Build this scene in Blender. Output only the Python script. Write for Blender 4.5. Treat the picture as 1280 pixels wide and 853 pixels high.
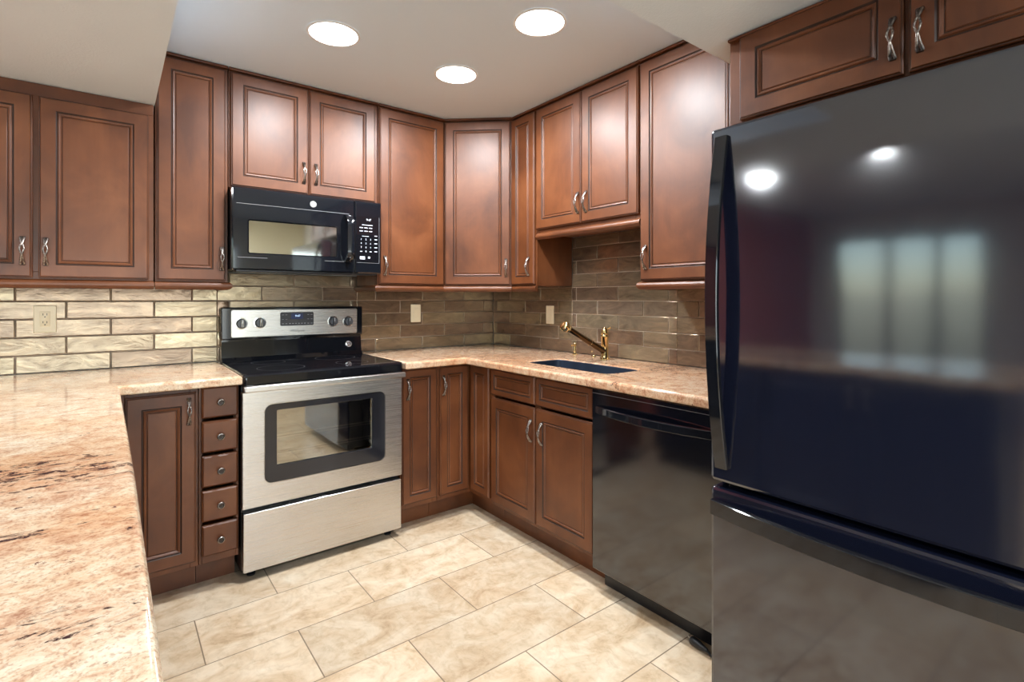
import bpy, bmesh, math, random
from mathutils import Vector, Matrix

for o in list(bpy.data.objects):
    bpy.data.objects.remove(o)
S = bpy.context.scene
COL = S.collection
R = math.radians
random.seed(7)

# ------------------------------------------------------------ camera
cam_d = bpy.data.cameras.new('camera')
cam_d.sensor_width = 36.0
cam_d.lens = 646.28 / 1280 * 36.0
cam_d.shift_y = -52.78 / 1280
cam_d.clip_start = 0.02
cam = bpy.data.objects.new('camera', cam_d)
cam.location = (-2.2373, -3.1189, 1.2453)
cam.rotation_euler = (R(90), 0, R(-37.74))
COL.objects.link(cam)
S.camera = cam

# ------------------------------------------------------------ world, exposure
S.view_settings.view_transform = 'Standard'
S.view_settings.look = 'None'
S.view_settings.gamma = 1
S.view_settings.use_curve_mapping = False
S.view_settings.exposure = 0.22
S.cycles.use_denoising = True
S.cycles.max_bounces = 10
S.cycles.diffuse_bounces = 5
S.cycles.glossy_bounces = 5
S.cycles.transparent_max_bounces = 12
S.cycles.caustics_reflective = False
S.cycles.caustics_refractive = False
S.cycles.sample_clamp_indirect = 6.0
W = bpy.data.worlds.new('sky')
S.world = W
W.use_nodes = True
_n = W.node_tree.nodes
_sky = _n.new('ShaderNodeTexSky')
_sky.sky_type = 'NISHITA'
_sky.sun_disc = False
_sky.sun_elevation = R(42)
_sky.sun_rotation = R(120)
W.node_tree.links.new(_sky.outputs[0], _n['Background'].inputs[0])
_n['Background'].inputs[1].default_value = 0.55


def area(name, loc, rot, sx, sy, power, color, shape='RECTANGLE', spread=180):
    d = bpy.data.lights.new(name, 'AREA')
    d.shape = shape
    d.size = sx
    d.size_y = sy
    d.energy = power
    d.color = color
    d.spread = R(spread)
    o = bpy.data.objects.new(name, d)
    o.location = loc
    o.rotation_euler = rot
    COL.objects.link(o)
    return o


# daylight falling through the sliding door, the big front window
area('daylight_door', (-8.0, -1.05, 3.3), (0, R(-48), 0), 1.6, 2.4, 150, (0.80, 0.90, 1.0))
area('daylight_window', (-2.475, -5.74, 1.12), (R(90), 0, 0), 3.2, 1.7, 72, (.90, 0.95, 1.0))
LAMP_W = 20.0          # each recessed kitchen lamp
BACK_FILL_W = 40.0  # each added fill lamp behind the camera, lighting the back wall
ROOM_W = 18.0           # each recessed lamp of the adjoining room

# ------------------------------------------------------------ helpers
def link(o):
    COL.objects.link(o)
    return o


def thing(name, label, cat, loc=(0, 0, 0), rz=0.0, group=None):
    o = bpy.data.objects.new(name, None)
    o.empty_display_size = 0.1
    o.location = loc
    o.rotation_euler = (0, 0, rz)
    link(o)
    return tag(o, label, cat, group)


def tag(o, label, cat, group=None):
    o['label'] = label
    o['category'] = cat
    if group:
        o['group'] = group
    return o


def to_mesh(name, bm, mats, smooth=40):
    bmesh.ops.recalc_face_normals(bm, faces=bm.faces[:])
    me = bpy.data.meshes.new(name)
    bm.to_mesh(me)
    bm.free()
    for m in (mats if isinstance(mats, (list, tuple)) else [mats]):
        me.materials.append(m)
    if smooth:
        me.polygons.foreach_set('use_smooth', [True] * len(me.polygons))
        me.set_sharp_from_angle(angle=R(smooth))
        for p in me.polygons:            # broad flat faces keep a true flat normal
            if p.area > .004:
                p.use_smooth = False
    return me


def obj(name, bm, mats, parent=None, loc=(0, 0, 0), rz=0.0, smooth=40):
    me = bm if isinstance(bm, bpy.types.Mesh) else to_mesh(name, bm, mats, smooth)
    o = bpy.data.objects.new(name, me)
    o.location = loc
    o.rotation_euler = (0, 0, rz)
    if parent:
        o.parent = parent
    return link(o)


def struct(name, bm, mats, **k):
    o = obj(name, bm, mats, **k)
    o['kind'] = 'structure'
    return o


def nb():
    return bmesh.new()


def box(bm, x0, x1, y0, y1, z0, z1, mi=0, bev=0.0, seg=2):
    r = bmesh.ops.create_cube(bm, size=1.0)
    vs = r['verts']
    for v in vs:
        v.co = Vector((x0 + (v.co.x + .5) * (x1 - x0), y0 + (v.co.y + .5) * (y1 - y0), z0 + (v.co.z + .5) * (z1 - z0)))
    fs = {f for v in vs for f in v.link_faces}
    for f in fs:
        f.material_index = mi
    if bev > 0:
        es = list({e for v in vs for e in v.link_edges})
        rr = bmesh.ops.bevel(bm, geom=es, offset=bev, segments=seg, affect='EDGES', profile=0.5)
        for f in rr['faces']:
            f.material_index = mi


def tube(bm, pts, rad, n=10, mi=0, cap=True, flat=1.0):
    pts = [Vector(p) for p in pts]
    if not isinstance(rad, (list, tuple)):
        rad = [rad] * len(pts)
    T = []
    for i in range(len(pts)):
        a = pts[max(i - 1, 0)]
        b = pts[min(i + 1, len(pts) - 1)]
        T.append((b - a).normalized())
    up = Vector((0, 0, 1)) if abs(T[0].z) < .9 else Vector((1, 0, 0))
    u = T[0].cross(up).normalized()
    rings = []
    for i, p in enumerate(pts):
        u = (u - T[i] * u.dot(T[i])).normalized()
        v = T[i].cross(u)
        rings.append([bm.verts.new(p + (u * math.cos(2 * math.pi * k / n) + v * flat * math.sin(2 * math.pi * k / n)) * rad[i]) for k in range(n)])
    for a, b in zip(rings, rings[1:]):
        for k in range(n):
            f = bm.faces.new((a[k], a[(k + 1) % n], b[(k + 1) % n], b[k]))
            f.material_index = mi
    if cap:
        for rg in (rings[0], rings[-1]):
            f = bm.faces.new(rg)
            f.material_index = mi


def lathe(bm, prof, M=None, n=28, mi=0):
    """prof: (r, h) from bottom to top, or (r, h, material); M maps local z-up to place"""
    M = M or Matrix()
    rings = []
    for p in prof:
        r, h = p[0], p[1]
        if r < 1e-6:
            rings.append([bm.verts.new(M @ Vector((0, 0, h)))])
        else:
            rings.append([bm.verts.new(M @ Vector((r * math.cos(2 * math.pi * k / n), r * math.sin(2 * math.pi * k / n), h))) for k in range(n)])
    for i, (a, b) in enumerate(zip(rings, rings[1:])):
        m = prof[i + 1][2] if len(prof[i + 1]) > 2 else mi
        for k in range(n):
            q = [a[k % len(a)], a[(k + 1) % len(a)], b[(k + 1) % len(b)], b[k % len(b)]]
            q = list(dict.fromkeys(q))
            if len(q) >= 3:
                bm.faces.new(q).material_index = m


def offset_poly(P, d):
    """inset a CCW polygon by d (negative grows it)"""
    n = len(P)
    out = []
    for i in range(n):
        a, b, c = Vector(P[i - 1]), Vector(P[i]), Vector(P[(i + 1) % n])
        e1 = (b - a).normalized()
        e2 = (c - b).normalized()
        n1 = Vector((-e1.y, e1.x))
        n2 = Vector((-e2.y, e2.x))
        k = 1 + n1.dot(n2)
        out.append(b + (n1 + n2) * (d / max(k, .15)))
    return out


def rrect(x0, x1, y0, y1, r, n=6):
    P = []
    for cx, cy, a in ((x1 - r, y0 + r, -90), (x1 - r, y1 - r, 0), (x0 + r, y1 - r, 90), (x0 + r, y0 + r, 180)):
        for k in range(n + 1):
            t = R(a + 90 * k / n)
            P.append((cx + r * math.cos(t), cy + r * math.sin(t)))
    return P


def plate(bm, P, prof, mapf, mi=0, holes=(), top_mi=None, bottom=True, top=True):
    """prof: (inset, height) from the bottom loop to the top loop"""
    loops_all = [(P, 1)] + [(h, -1) for h in holes]
    ends = [[], []]
    for Q, sgn in loops_all:
        rings = []
        for ins, h in prof:
            rings.append([bm.verts.new(mapf(p[0], p[1], h)) for p in offset_poly(Q, ins * sgn)])
        for a, b in zip(rings, rings[1:]):
            for k in range(len(a)):
                bm.faces.new((a[k], a[(k + 1) % len(a)], b[(k + 1) % len(b)], b[k])).material_index = mi
        ends[0].append(rings[0])
        ends[1].append(rings[-1])
    for side, on in ((0, bottom), (1, top)):
        if not on:
            continue
        m = mi if (side == 0 or top_mi is None) else top_mi
        if not holes:
            bm.faces.new(ends[side][0]).material_index = m
        else:
            es = []
            for rg in ends[side]:
                for k in range(len(rg)):
                    es.append(bm.edges.get((rg[k], rg[(k + 1) % len(rg)])))
            r = bmesh.ops.triangle_fill(bm, edges=es, use_beauty=True)
            for g in r['geom']:
                if isinstance(g, bmesh.types.BMFace):
                    g.material_index = m


XY = lambda u, v, h: Vector((u, v, h))
XZ = lambda u, v, h: Vector((u, -h, v))         # a plate facing -y


def text_into(bm, s, size, x, z, y, mi=0, shear=0.0, align='CENTER', rot_x=None):
    cu = bpy.data.curves.new('t', 'FONT')
    cu.body = s
    cu.size = size
    cu.align_x = align
    cu.align_y = 'CENTER'
    cu.shear = shear
    cu.extrude = 0.0002
    o = bpy.data.objects.new('t', cu)
    COL.objects.link(o)
    dg = bpy.context.evaluated_depsgraph_get()
    me = bpy.data.meshes.new_from_object(o.evaluated_get(dg))
    bpy.data.objects.remove(o)
    bpy.data.curves.remove(cu)
    n0 = len(bm.verts)
    f0 = len(bm.faces)
    bm.from_mesh(me)
    bpy.data.meshes.remove(me)
    bm.verts.ensure_lookup_table()
    bm.faces.ensure_lookup_table()
    for v in bm.verts[n0:]:
        v.co = Vector((x + v.co.x, y - v.co.z, z + v.co.y))
    for f in bm.faces[f0:]:
        f.material_index = mi


# ------------------------------------------------------------ materials
class Mat:
    def __init__(s, name, color=(.5, .5, .5), rough=.5, metal=0.0, spec=.5, coat=0.0, coat_rough=.1, ior=1.5):
        s.m = bpy.data.materials.new(name)
        s.m.use_nodes = True
        s.t = s.m.node_tree
        s.n = s.t.nodes
        s.b = s.n['Principled BSDF']
        s.set('Base Color', (*color, 1))
        s.set('Roughness', rough)
        s.set('Metallic', metal)
        s.set('Specular IOR Level', spec)
        s.set('Coat Weight', coat)
        s.set('Coat Roughness', coat_rough)
        s.set('IOR', ior)
        s._c = None

    def set(s, k, v):
        s.b.inputs[k].default_value = v

    def l(s, a, b):
        s.t.links.new(a, b)

    def node(s, typ, **kw):
        n = s.n.new(typ)
        for k, v in kw.items():
            if k.startswith('i_'):
                n.inputs[k[2:].replace('_', ' ')].default_value = v
            else:
                setattr(n, k, v)
        return n

    def coord(s, scale=(1, 1, 1), rot=(0, 0, 0), loc=(0, 0, 0), rnd=False):
        tc = s.node('ShaderNodeTexCoord')
        mp = s.node('ShaderNodeMapping')
        mp.inputs['Scale'].default_value = scale
        mp.inputs['Rotation'].default_value = rot
        mp.inputs['Location'].default_value = loc
        src = tc.outputs['Object']
        if rnd:
            oi = s.node('ShaderNodeObjectInfo')
            mu = s.node('ShaderNodeMath', operation='MULTIPLY')
            mu.inputs[1].default_value = 37.0
            s.l(oi.outputs['Random'], mu.inputs[0])
            ad = s.node('ShaderNodeVectorMath', operation='ADD')
            s.l(src, ad.inputs[0])
            s.l(mu.outputs[0], ad.inputs[1])
            src = ad.outputs[0]
        s.l(src, mp.inputs['Vector'])
        return mp.outputs[0]

    def noise(s, vec, scale, detail=4, rough=.5, dist=0.0):
        n = s.node('ShaderNodeTexNoise')
        n.inputs['Scale'].default_value = scale
        n.inputs['Detail'].default_value = detail
        n.inputs['Roughness'].default_value = rough
        n.inputs['Distortion'].default_value = dist
        s.l(vec, n.inputs['Vector'])
        return n.outputs['Fac']

    def ramp(s, fac, stops, interp='LINEAR'):
        r = s.node('ShaderNodeValToRGB')
        r.color_ramp.interpolation = interp
        e = r.color_ramp.elements
        while len(e) < len(stops):
            e.new(.5)
        for el, (p, c) in zip(e, stops):
            el.position = p
            el.color = (*c, 1) if len(c) == 3 else c
        s.l(fac, r.inputs[0])
        return r.outputs[0]

    def mix(s, fac, a, b, mode='MIX'):
        m = s.node('ShaderNodeMix', data_type='RGBA', blend_type=mode)
        for sock, v in ((m.inputs[0], fac), (m.inputs[6], a), (m.inputs[7], b)):
            if hasattr(v, 'links') or hasattr(v, 'is_linked'):
                s.l(v, sock)
            elif isinstance(v, (int, float)):
                sock.default_value = v
            else:
                sock.default_value = (*v, 1)
        return m.outputs[2]

    def bump(s, h, strength=.2, dist=.01):
        b = s.node('ShaderNodeBump')
        b.inputs['Strength'].default_value = strength
        b.inputs['Distance'].default_value = dist
        s.l(h, b.inputs['Height'])
        s.l(b.outputs[0], s.b.inputs['Normal'])

    def to(s, out, name):
        s.l(out, s.b.inputs[name])
        return s


def wood_mat(name, dark, mid, light, rough=.42):
    m = Mat(name, mid, rough, coat=.17, coat_rough=.38, spec=.45)
    blot = m.noise(m.coord((1, 1, .75), rnd=True), 4.5, 5, .55, .6)
    grain = m.noise(m.coord((90, 90, 4), rnd=True), 1.0, 3, .6)
    c = m.ramp(blot, [(.3, dark), (.52, mid), (.75, light)])
    g = m.ramp(grain, [(.3, (.95, .95, .95)), (.7, (1.03, 1.03, 1.03))])
    m.to(m.mix(1.0, c, g, 'MULTIPLY'), 'Base Color')
    m.bump(grain, .012, .002)
    return m.m


WOOD = wood_mat('stained_cherry', (.076, .0210, .0056), (.132, .0395, .0115), (.192, .065, .0220))
WOOD_IN = Mat('cabinet_underside', (.17, .07, .035), .55).m
GLAZE = Mat('dark_glaze', (.035, .014, .008), .45).m

PEWTER = Mat('antique_pewter', (.34, .30, .27), .3, metal=1.0)
_f = PEWTER.noise(PEWTER.coord((1, 1, 1)), 160, 2)
PEWTER.to(PEWTER.ramp(_f, [(.35, (.16, .135, .12)), (.65, (.46, .42, .39))]), 'Base Color')
PEWTER = PEWTER.m
PEWTER_D = Mat('blackened_pewter', (.05, .04, .035), .4, metal=.8).m

BLACK = Mat('black_gloss', (.006, .007, .010), .07, spec=.5, coat=.3, coat_rough=.03).m
BLACK_M = Mat('black_satin', (.010, .010, .012), .35).m
BLACK_GLASS = Mat('black_glass', (.006, .006, .008), .03, spec=.6).m
FRIDGE = Mat('fridge_black_enamel', (.0062, .0080, .0185), .085, spec=1.0, ior=1.65)
_v = FRIDGE.coord((1, 1, 1))
_bn = FRIDGE.noise(_v, 5.0, 1)
FRIDGE.bump(_bn, .02, .02)
_sp = FRIDGE.noise(FRIDGE.coord((1, 1, 1)), 55, 1)
FRIDGE = FRIDGE.m
DISHW = Mat('dishwasher_black', (.0035, .0042, .008), .10, spec=1.0, ior=1.6).m

STEEL = Mat('brushed_steel', (.62, .60, .58), .27, metal=1.0)
_s = STEEL.noise(STEEL.coord((3, 3, 1400)), 1.0, 2)
STEEL.bump(_s, .012, .001)
STEEL.to(STEEL.ramp(_s, [(.3, (.24, .24, .24)), (.7, (.33, .33, .33))]), 'Roughness')
STEEL = STEEL.m
CHROME = Mat('bright_steel', (.75, .74, .72), .12, metal=1.0).m
BRASS = Mat('polished_brass', (.76, .58, .28), .09, metal=1.0).m
BRASS_D = Mat('dark_brass_tube', (.10, .062, .03), .14, metal=1.0).m  # polished brass, its dark reflections put into the base colour
IVORY = Mat('ivory_plastic', (.93, .85, .63), .35).m
DARKSLOT = Mat('dark_slot', (.03, .025, .02), .6).m
WHITE_INK = Mat('pale_ink', (.75, .78, .85), .5).m
GREY_INK = Mat('grey_ink', (.20, .20, .21), .5).m
WHITE_P = Mat('white_paint', (.78, .78, .77), .5).m
RACK = Mat('oven_rack_steel', (.85, .82, .75), .4, metal=.3).m
ENAMEL = Mat('oven_enamel', (.10, .09, .08), .45).m
SINKM = Mat('dark_blue_composite', (.020, .028, .045), .32).m
NAVY = Mat('dark_navy_paint', (.010, .013, .026), .4).m
RUBBER = Mat('black_rubber', (.012, .012, .014), .45).m


def glass_mat(name, tint, refl_rough, base_refl, transp):
    m = bpy.data.materials.new(name)
    m.use_nodes = True
    t = m.node_tree
    n = t.nodes
    n.clear()
    out = n.new('ShaderNodeOutputMaterial')
    tr = n.new('ShaderNodeBsdfTransparent')
    tr.inputs[0].default_value = (*transp, 1)
    gl = n.new('ShaderNodeBsdfGlossy')
    gl.inputs['Color'].default_value = (*tint, 1)
    gl.inputs['Roughness'].default_value = refl_rough
    fr = n.new('ShaderNodeFresnel')
    fr.inputs[0].default_value = 1.5
    ad = n.new('ShaderNodeMath')
    ad.operation = 'ADD'
    ad.use_clamp = True
    ad.inputs[1].default_value = base_refl
    mx = n.new('ShaderNodeMixShader')
    t.links.new(fr.outputs[0], ad.inputs[0])
    t.links.new(ad.outputs[0], mx.inputs[0])
    t.links.new(tr.outputs[0], mx.inputs[1])
    t.links.new(gl.outputs[0], mx.inputs[2])
    t.links.new(mx.outputs[0], out.inputs[0])
    return m


PANE = glass_mat('window_glass', (1, 1, 1), .01, .02, (.92, .95, .95))
OVEN_GLASS = glass_mat('oven_window_glass', (.95, .93, .86), .03, .36, (.55, .52, .46))
MW_GLASS = Mat('microwave_screen', (.86, .85, .80), .05, metal=1.0).m


def emit_mat(name, col, s, base=(.9, .9, .9)):
    m = Mat(name, base, .4)
    m.set('Emission Color', (*col, 1))
    m.set('Emission Strength', s)
    return m.m


LENS = emit_mat('lamp_lens', (1.0, .97, .92), 9.0)
CLOCK = emit_mat('clock_digits', (.35, .65, 1.0), 1.1)
SCREEN = emit_mat('display_blue', (.008, .03, .14), .30, (.004, .006, .02))

# granite
g = Mat('pink_granite', (.6, .42, .3), .13, spec=.5)
rot = (0, 0, R(22))
flow = g.coord((1.0, 1.2, 1.2), rot)
big = g.noise(flow, 1.7, 5, .6, 1.0)
med = g.noise(flow, 24.0, 8, .76, .5)
fine = g.noise(g.coord((1, 1, 1), rot), 190, 3, .65)
base = g.ramp(med, [(.32, (.40, .20, .13)), (.42, (.62, .41, .28)), (.50, (.73, .57, .42)), (.64, (.82, .74, .60))])
peach = g.ramp(big, [(.34, (.93, .74, .58)), (.46, (.97, .89, .80)), (.60, (1.0, .99, .96))])
c1 = g.mix(.9, base, peach, 'MULTIPLY')
fn = g.ramp(fine, [(.36, (.62, .46, .42)), (.47, (.97, .95, .93)), (.7, (1.1, 1.1, 1.1))])
c2 = g.mix(.7, c1, fn, 'MULTIPLY')
# a burgundy-black swirl crossing the peninsula, and fainter streaks elsewhere
def streak(cx, cy, lx, ly, a):
    r_ = R(a)
    n_ = g.node('ShaderNodeTexCoord')
    mp = g.node('ShaderNodeMapping', vector_type='TEXTURE')
    mp.inputs['Location'].default_value = (cx, cy, .9)
    mp.inputs['Rotation'].default_value = (0, 0, r_)
    mp.inputs['Scale'].default_value = (lx, ly, 1.0)
    g.l(n_.outputs['Object'], mp.inputs['Vector'])
    ln = g.node('ShaderNodeVectorMath', operation='LENGTH')
    g.l(mp.outputs[0], ln.inputs[0])
    return g.ramp(ln.outputs['Value'], [(.15, (1, 1, 1)), (1.0, (0, 0, 0))])
sw = g.mix(1.0, streak(-2.38, -1.80, .42, .20, -8), streak(-2.40, -2.42, .36, .05, -4), 'ADD')
sw = g.mix(1.0, sw, streak(-2.47, -2.10, .40, .06, -14), 'ADD')
sw = g.mix(1.0, sw, streak(-.16, -1.62, .25, .20, 40), 'ADD')
warm = g.mix(g.mix(.55, (0, 0, 0), sw), c2, (.55, .24, .11))
warm = g.mix(.5, c2, warm)
vein = g.noise(g.coord((1.3, 3.6, 2.0), rot), 9.0, 9, .78, 1.2)
vsum = g.node('ShaderNodeMath', operation='MULTIPLY_ADD')
g.l(sw, vsum.inputs[0])
vsum.inputs[1].default_value = .13
g.l(vein, vsum.inputs[2])
vmask = g.ramp(vsum.outputs[0], [(.618, (0, 0, 0)), (.655, (1, 1, 1))])
speck = g.ramp(g.noise(g.coord((1, 1.3, 1.3), rot), 60, 4, .65), [(.40, (0, 0, 0)), (.50, (1, 1, 1))])
mk = g.mix(1.0, vmask, speck, 'MULTIPLY')
dim_pink = g.mix(1.0, warm, (.80, .68, .62), 'MULTIPLY')  # weaker light and brown tile reflection on the right slab, put into the colour
warm = g.mix(streak(-.35, -1.1, 1.55, 2.3, 0), warm, dim_pink)
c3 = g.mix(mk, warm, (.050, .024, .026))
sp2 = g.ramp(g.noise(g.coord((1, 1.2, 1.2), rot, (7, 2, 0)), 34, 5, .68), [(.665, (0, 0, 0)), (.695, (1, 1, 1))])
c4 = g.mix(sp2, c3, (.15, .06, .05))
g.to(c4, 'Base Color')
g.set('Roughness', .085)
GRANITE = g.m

# floor tile
f = Mat('travertine_tile', (.7, .55, .38), .34, spec=.4)
br = f.node('ShaderNodeTexBrick', offset=.5, offset_frequency=2)
br.inputs['Scale'].default_value = 1.0
br.inputs['Brick Width'].default_value = .6025
br.inputs['Row Height'].default_value = .3055
br.inputs['Mortar Size'].default_value = .0022
br.inputs['Mortar Smooth'].default_value = .1
br.inputs['Color1'].default_value = (.88, .87, .86, 1)
br.inputs['Color2'].default_value = (1.04, 1.03, 1.02, 1)
br.inputs['Mortar'].default_value = (1, 1, 1, 1)
f.l(f.coord((1, 1, 1), loc=(.78 + .6025 * 20, .787 + .3055 * 40, 0)), br.inputs['Vector'])
m1 = f.noise(f.coord((1, 1.5, 1)), 5.5, 7, .66, .8)
m2 = f.noise(f.coord((1.4, 1, 1), loc=(4, 1, 0)), 19, 5, .65, .6)
cc = f.ramp(m1, [(.3, (.47, .32, .19)), (.43, (.63, .47, .31)), (.57, (.72, .58, .42)), (.75, (.78, .67, .52))])
c2_ = f.ramp(m2, [(.3, (.80, .75, .68)), (.5, (1, 1, 1)), (.7, (1.07, 1.07, 1.07))])
cc = f.mix(.8, cc, c2_, 'MULTIPLY')
cc = f.mix(1.0, cc, br.outputs['Color'], 'MULTIPLY')
cc = f.mix(br.outputs['Fac'], cc, (.24, .17, .11))
f.to(cc, 'Base Color')
inv = f.node('ShaderNodeMath', operation='SUBTRACT')
inv.inputs[0].default_value = 1.0
f.l(br.outputs['Fac'], inv.inputs[1])
f.bump(inv.outputs[0], .35, .003)
FLOOR = f.m

# glass wall tile: bronze lustre, wavy hand-made face
t = Mat('bronze_glass_tile', (.4, .32, .2), .15, metal=.62, spec=.6)
geo = t.node('ShaderNodeNewGeometry')
oi = t.node('ShaderNodeVectorMath', operation='ADD')
sc_ = t.node('ShaderNodeMath', operation='MULTIPLY')
sc_.inputs[1].default_value = 19.0
t.l(geo.outputs['Random Per Island'], sc_.inputs[0])
t.l(t.coord((1, 1, 2.6)), oi.inputs[0])
t.l(sc_.outputs[0], oi.inputs[1])
wv = t.noise(oi.outputs[0], 5.5, 6, .62, 2.6)
wv2 = t.noise(oi.outputs[0], 3.0, 3, .5, 1.2)
col = t.ramp(geo.outputs['Random Per Island'], [(0, (.225, .150, .100)), (.35, (.275, .20, .14)), (.7, (.315, .245, .16)), (1, (.36, .285, .19))])
col2 = t.ramp(wv, [(.28, (.50, .46, .44)), (.41, (.86, .84, .83)), (.52, (1, 1, 1)), (.64, (1.28, 1.26, 1.22))])
t.to(t.mix(1.0, col, col2, 'MULTIPLY'), 'Base Color')
hsum = t.node('ShaderNodeMath', operation='ADD')
t.l(wv, hsum.inputs[0])
t.l(wv2, hsum.inputs[1])
t.bump(hsum.outputs[0], .19, .010)
TILE = t.m
GROUT = Mat('brown_grout', (.36, .29, .23), .8).m


def paint(name, col, rough=.6, tex=180, st=.08):
    m = Mat(name, col, rough, spec=.3)
    m.bump(m.noise(m.coord(), tex, 3), st, .003)
    return m.m


CEIL = paint('ceiling_white', (.70, .81, .91), .7, 120, .05)
SOFF = paint('soffit_texture_white', (.70, .79, .87), .7, 140, .35)
P_BACK = paint('maroon_wall', (.36, .095, .085))
P_TAN = paint('pale_yellow_wall', (.58, .53, .38))
P_GREY = paint('grey_white_wall', (.62, .62, .60))
LEAF = Mat('hedge_leaf', (.05, .12, .03), .6).m

# ------------------------------------------------------------ room shell
ZC, ZS = 2.36, 2.11
XL, YF, XR, YB = -7.05, -5.6, .014, .014        # inner faces of the walls
bm = nb(); box(bm, XL - .15, XR + .15, YF - .15, YB + .15, -.12, 0); struct('floor', bm, FLOOR, smooth=0)
bm = nb(); box(bm, XL - .15, XR + .15, YF - .15, YB + .15, ZC, ZC + .12); struct('ceiling', bm, CEIL, smooth=0)
bm = nb(); box(bm, XL - .15, -2.9, YB, YB + .15, 0, ZC, 1); box(bm, -2.9, XR + .15, YB, YB + .15, 0, ZC, 0)
struct('wall_back', bm, [P_GREY, P_BACK], smooth=0)
bm = nb(); box(bm, XR, XR + .15, YF, YB, 0, ZC); struct('wall_right', bm, P_GREY, smooth=0)
# left wall with the sliding door opening, front wall with a window opening
DY0, DY1, DZ = -1.82, -.28, 2.03
bm = nb()
box(bm, XL - .15, XL, YF, DY0, 0, ZC); box(bm, XL - .15, XL, DY1, YB, 0, ZC); box(bm, XL - .15, XL, DY0, DY1, DZ, ZC)
struct('wall_left', bm, P_GREY, smooth=0)
WX0, WX1, WZ0, WZ1 = -4.1, -.85, .25, 1.98
bm = nb()
box(bm, XL - .15, WX0, YF - .15, YF, 0, ZC); box(bm, WX1, XR + .15, YF - .15, YF, 0, ZC)
box(bm, WX0, WX1, YF - .15, YF, 0, WZ0); box(bm, WX0, WX1, YF - .15, YF, WZ1, ZC)
struct('wall_front', bm, P_TAN, smooth=0)
# lowered ceiling over the peninsula and over the refrigerator side
bm = nb()
P = [(-2.95, -.0), (-2.95, -3.4), (XR - .001, -3.4), (XR - .001, -2.105), (-2.086, -2.105), (-2.086, -.0)]
plate(bm, P, [(0, ZS), (0, ZC - .001)], XY)
struct('soffit', bm, SOFF, smooth=0)
bm = nb(); box(bm, XL, XR - .001, YF + .0005, YF + .014, 0, .10, 0, .003); struct('baseboard_front', bm, WHITE_P)

# sliding door
d = thing('door_1', 'white framed sliding glass door in the far wall', 'door', (XL - .09, DY0, 0)); d['kind'] = 'structure'
bm = nb()
dw_ = DY1 - DY0
box(bm, 0, .09, 0, .05, 0, DZ, 0, .004); box(bm, 0, .09, dw_ - .05, dw_, 0, DZ, 0, .004)
box(bm, 0, .09, .05, dw_ - .05, DZ - .05, DZ, 0, .004); box(bm, 0, .09, .05, dw_ - .05, 0, .03, 0, .004)
for y in (dw_ * .30, dw_ * .62):
    box(bm, .02, .07, y - .04, y + .04, .03, DZ - .05, 0, .004)
obj('door_frame', bm, BLACK_M, d)
bm = nb(); box(bm, .042, .048, .05, dw_ - .05, .03, DZ - .05); obj('pane', bm, PANE, d, smooth=0)
w = thing('window_1', 'wide white framed window behind the camera', 'window', (WX0, YF - .09, WZ0)); w['kind'] = 'structure'
bm = nb()
ww, wh = WX1 - WX0, WZ1 - WZ0
box(bm, 0, .05, 0, .09, 0, wh, 0, .004); box(bm, ww - .05, ww, 0, .09, 0, wh, 0, .004)
box(bm, .05, ww - .05, 0, .09, 0, .05, 0, .004); box(bm, .05, ww - .05, 0, .09, wh - .05, wh, 0, .004)
for k in (1, 2):
    box(bm, ww * k / 3 - .025, ww * k / 3 + .025, .02, .07, .05, wh - .05, 0, .004)
obj('window_frame', bm, WHITE_P, w)
bm = nb(); box(bm, .05, ww - .05, .042, .048, .05, wh - .05); obj('pane', bm, PANE, w, smooth=0)

# ------------------------------------------------------------ shared cabinet pieces
def door_mesh(w, h, st, th=.02, flat=False, mats=None):
    bm = nb()
    if flat:
        prof = [(0, 0, 0), (0, th - .007, 0), (.003, th - .004, 0), (.007, th, 0)]
    else:
        s = st
        prof = [(0, 0, 0), (0, th - .007, 0), (.0025, th - .0045, 0), (.0045, th - .0045, 1), (.0075, th, 0), (s - .004, th, 0),
                (s, th - .004, 1), (s + .0018, th - .004, 1), (s + .0055, th - .0005, 0), (s + .010, th - .002, 0), (s + .0135, th - .0065, 0),
                (s + .0152, th - .0065, 1), (s + .018, th - .0045, 0)]
    rings = []
    for i, o, m in prof:
        rings.append([bm.verts.new((x, -o, z)) for x, z in ((i, i), (w - i, i), (w - i, h - i), (i, h - i))])
    for k in range(1, len(rings)):
        a, b = rings[k - 1], rings[k]
        for q in range(4):
            bm.faces.new((a[q], a[(q + 1) % 4], b[(q + 1) % 4], b[q])).material_index = prof[k][2]
    bm.faces.new(rings[-1])
    bm.faces.new(rings[0])
    return to_mesh('door', bm, mats or [WOOD, GLAZE], 20)


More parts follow.
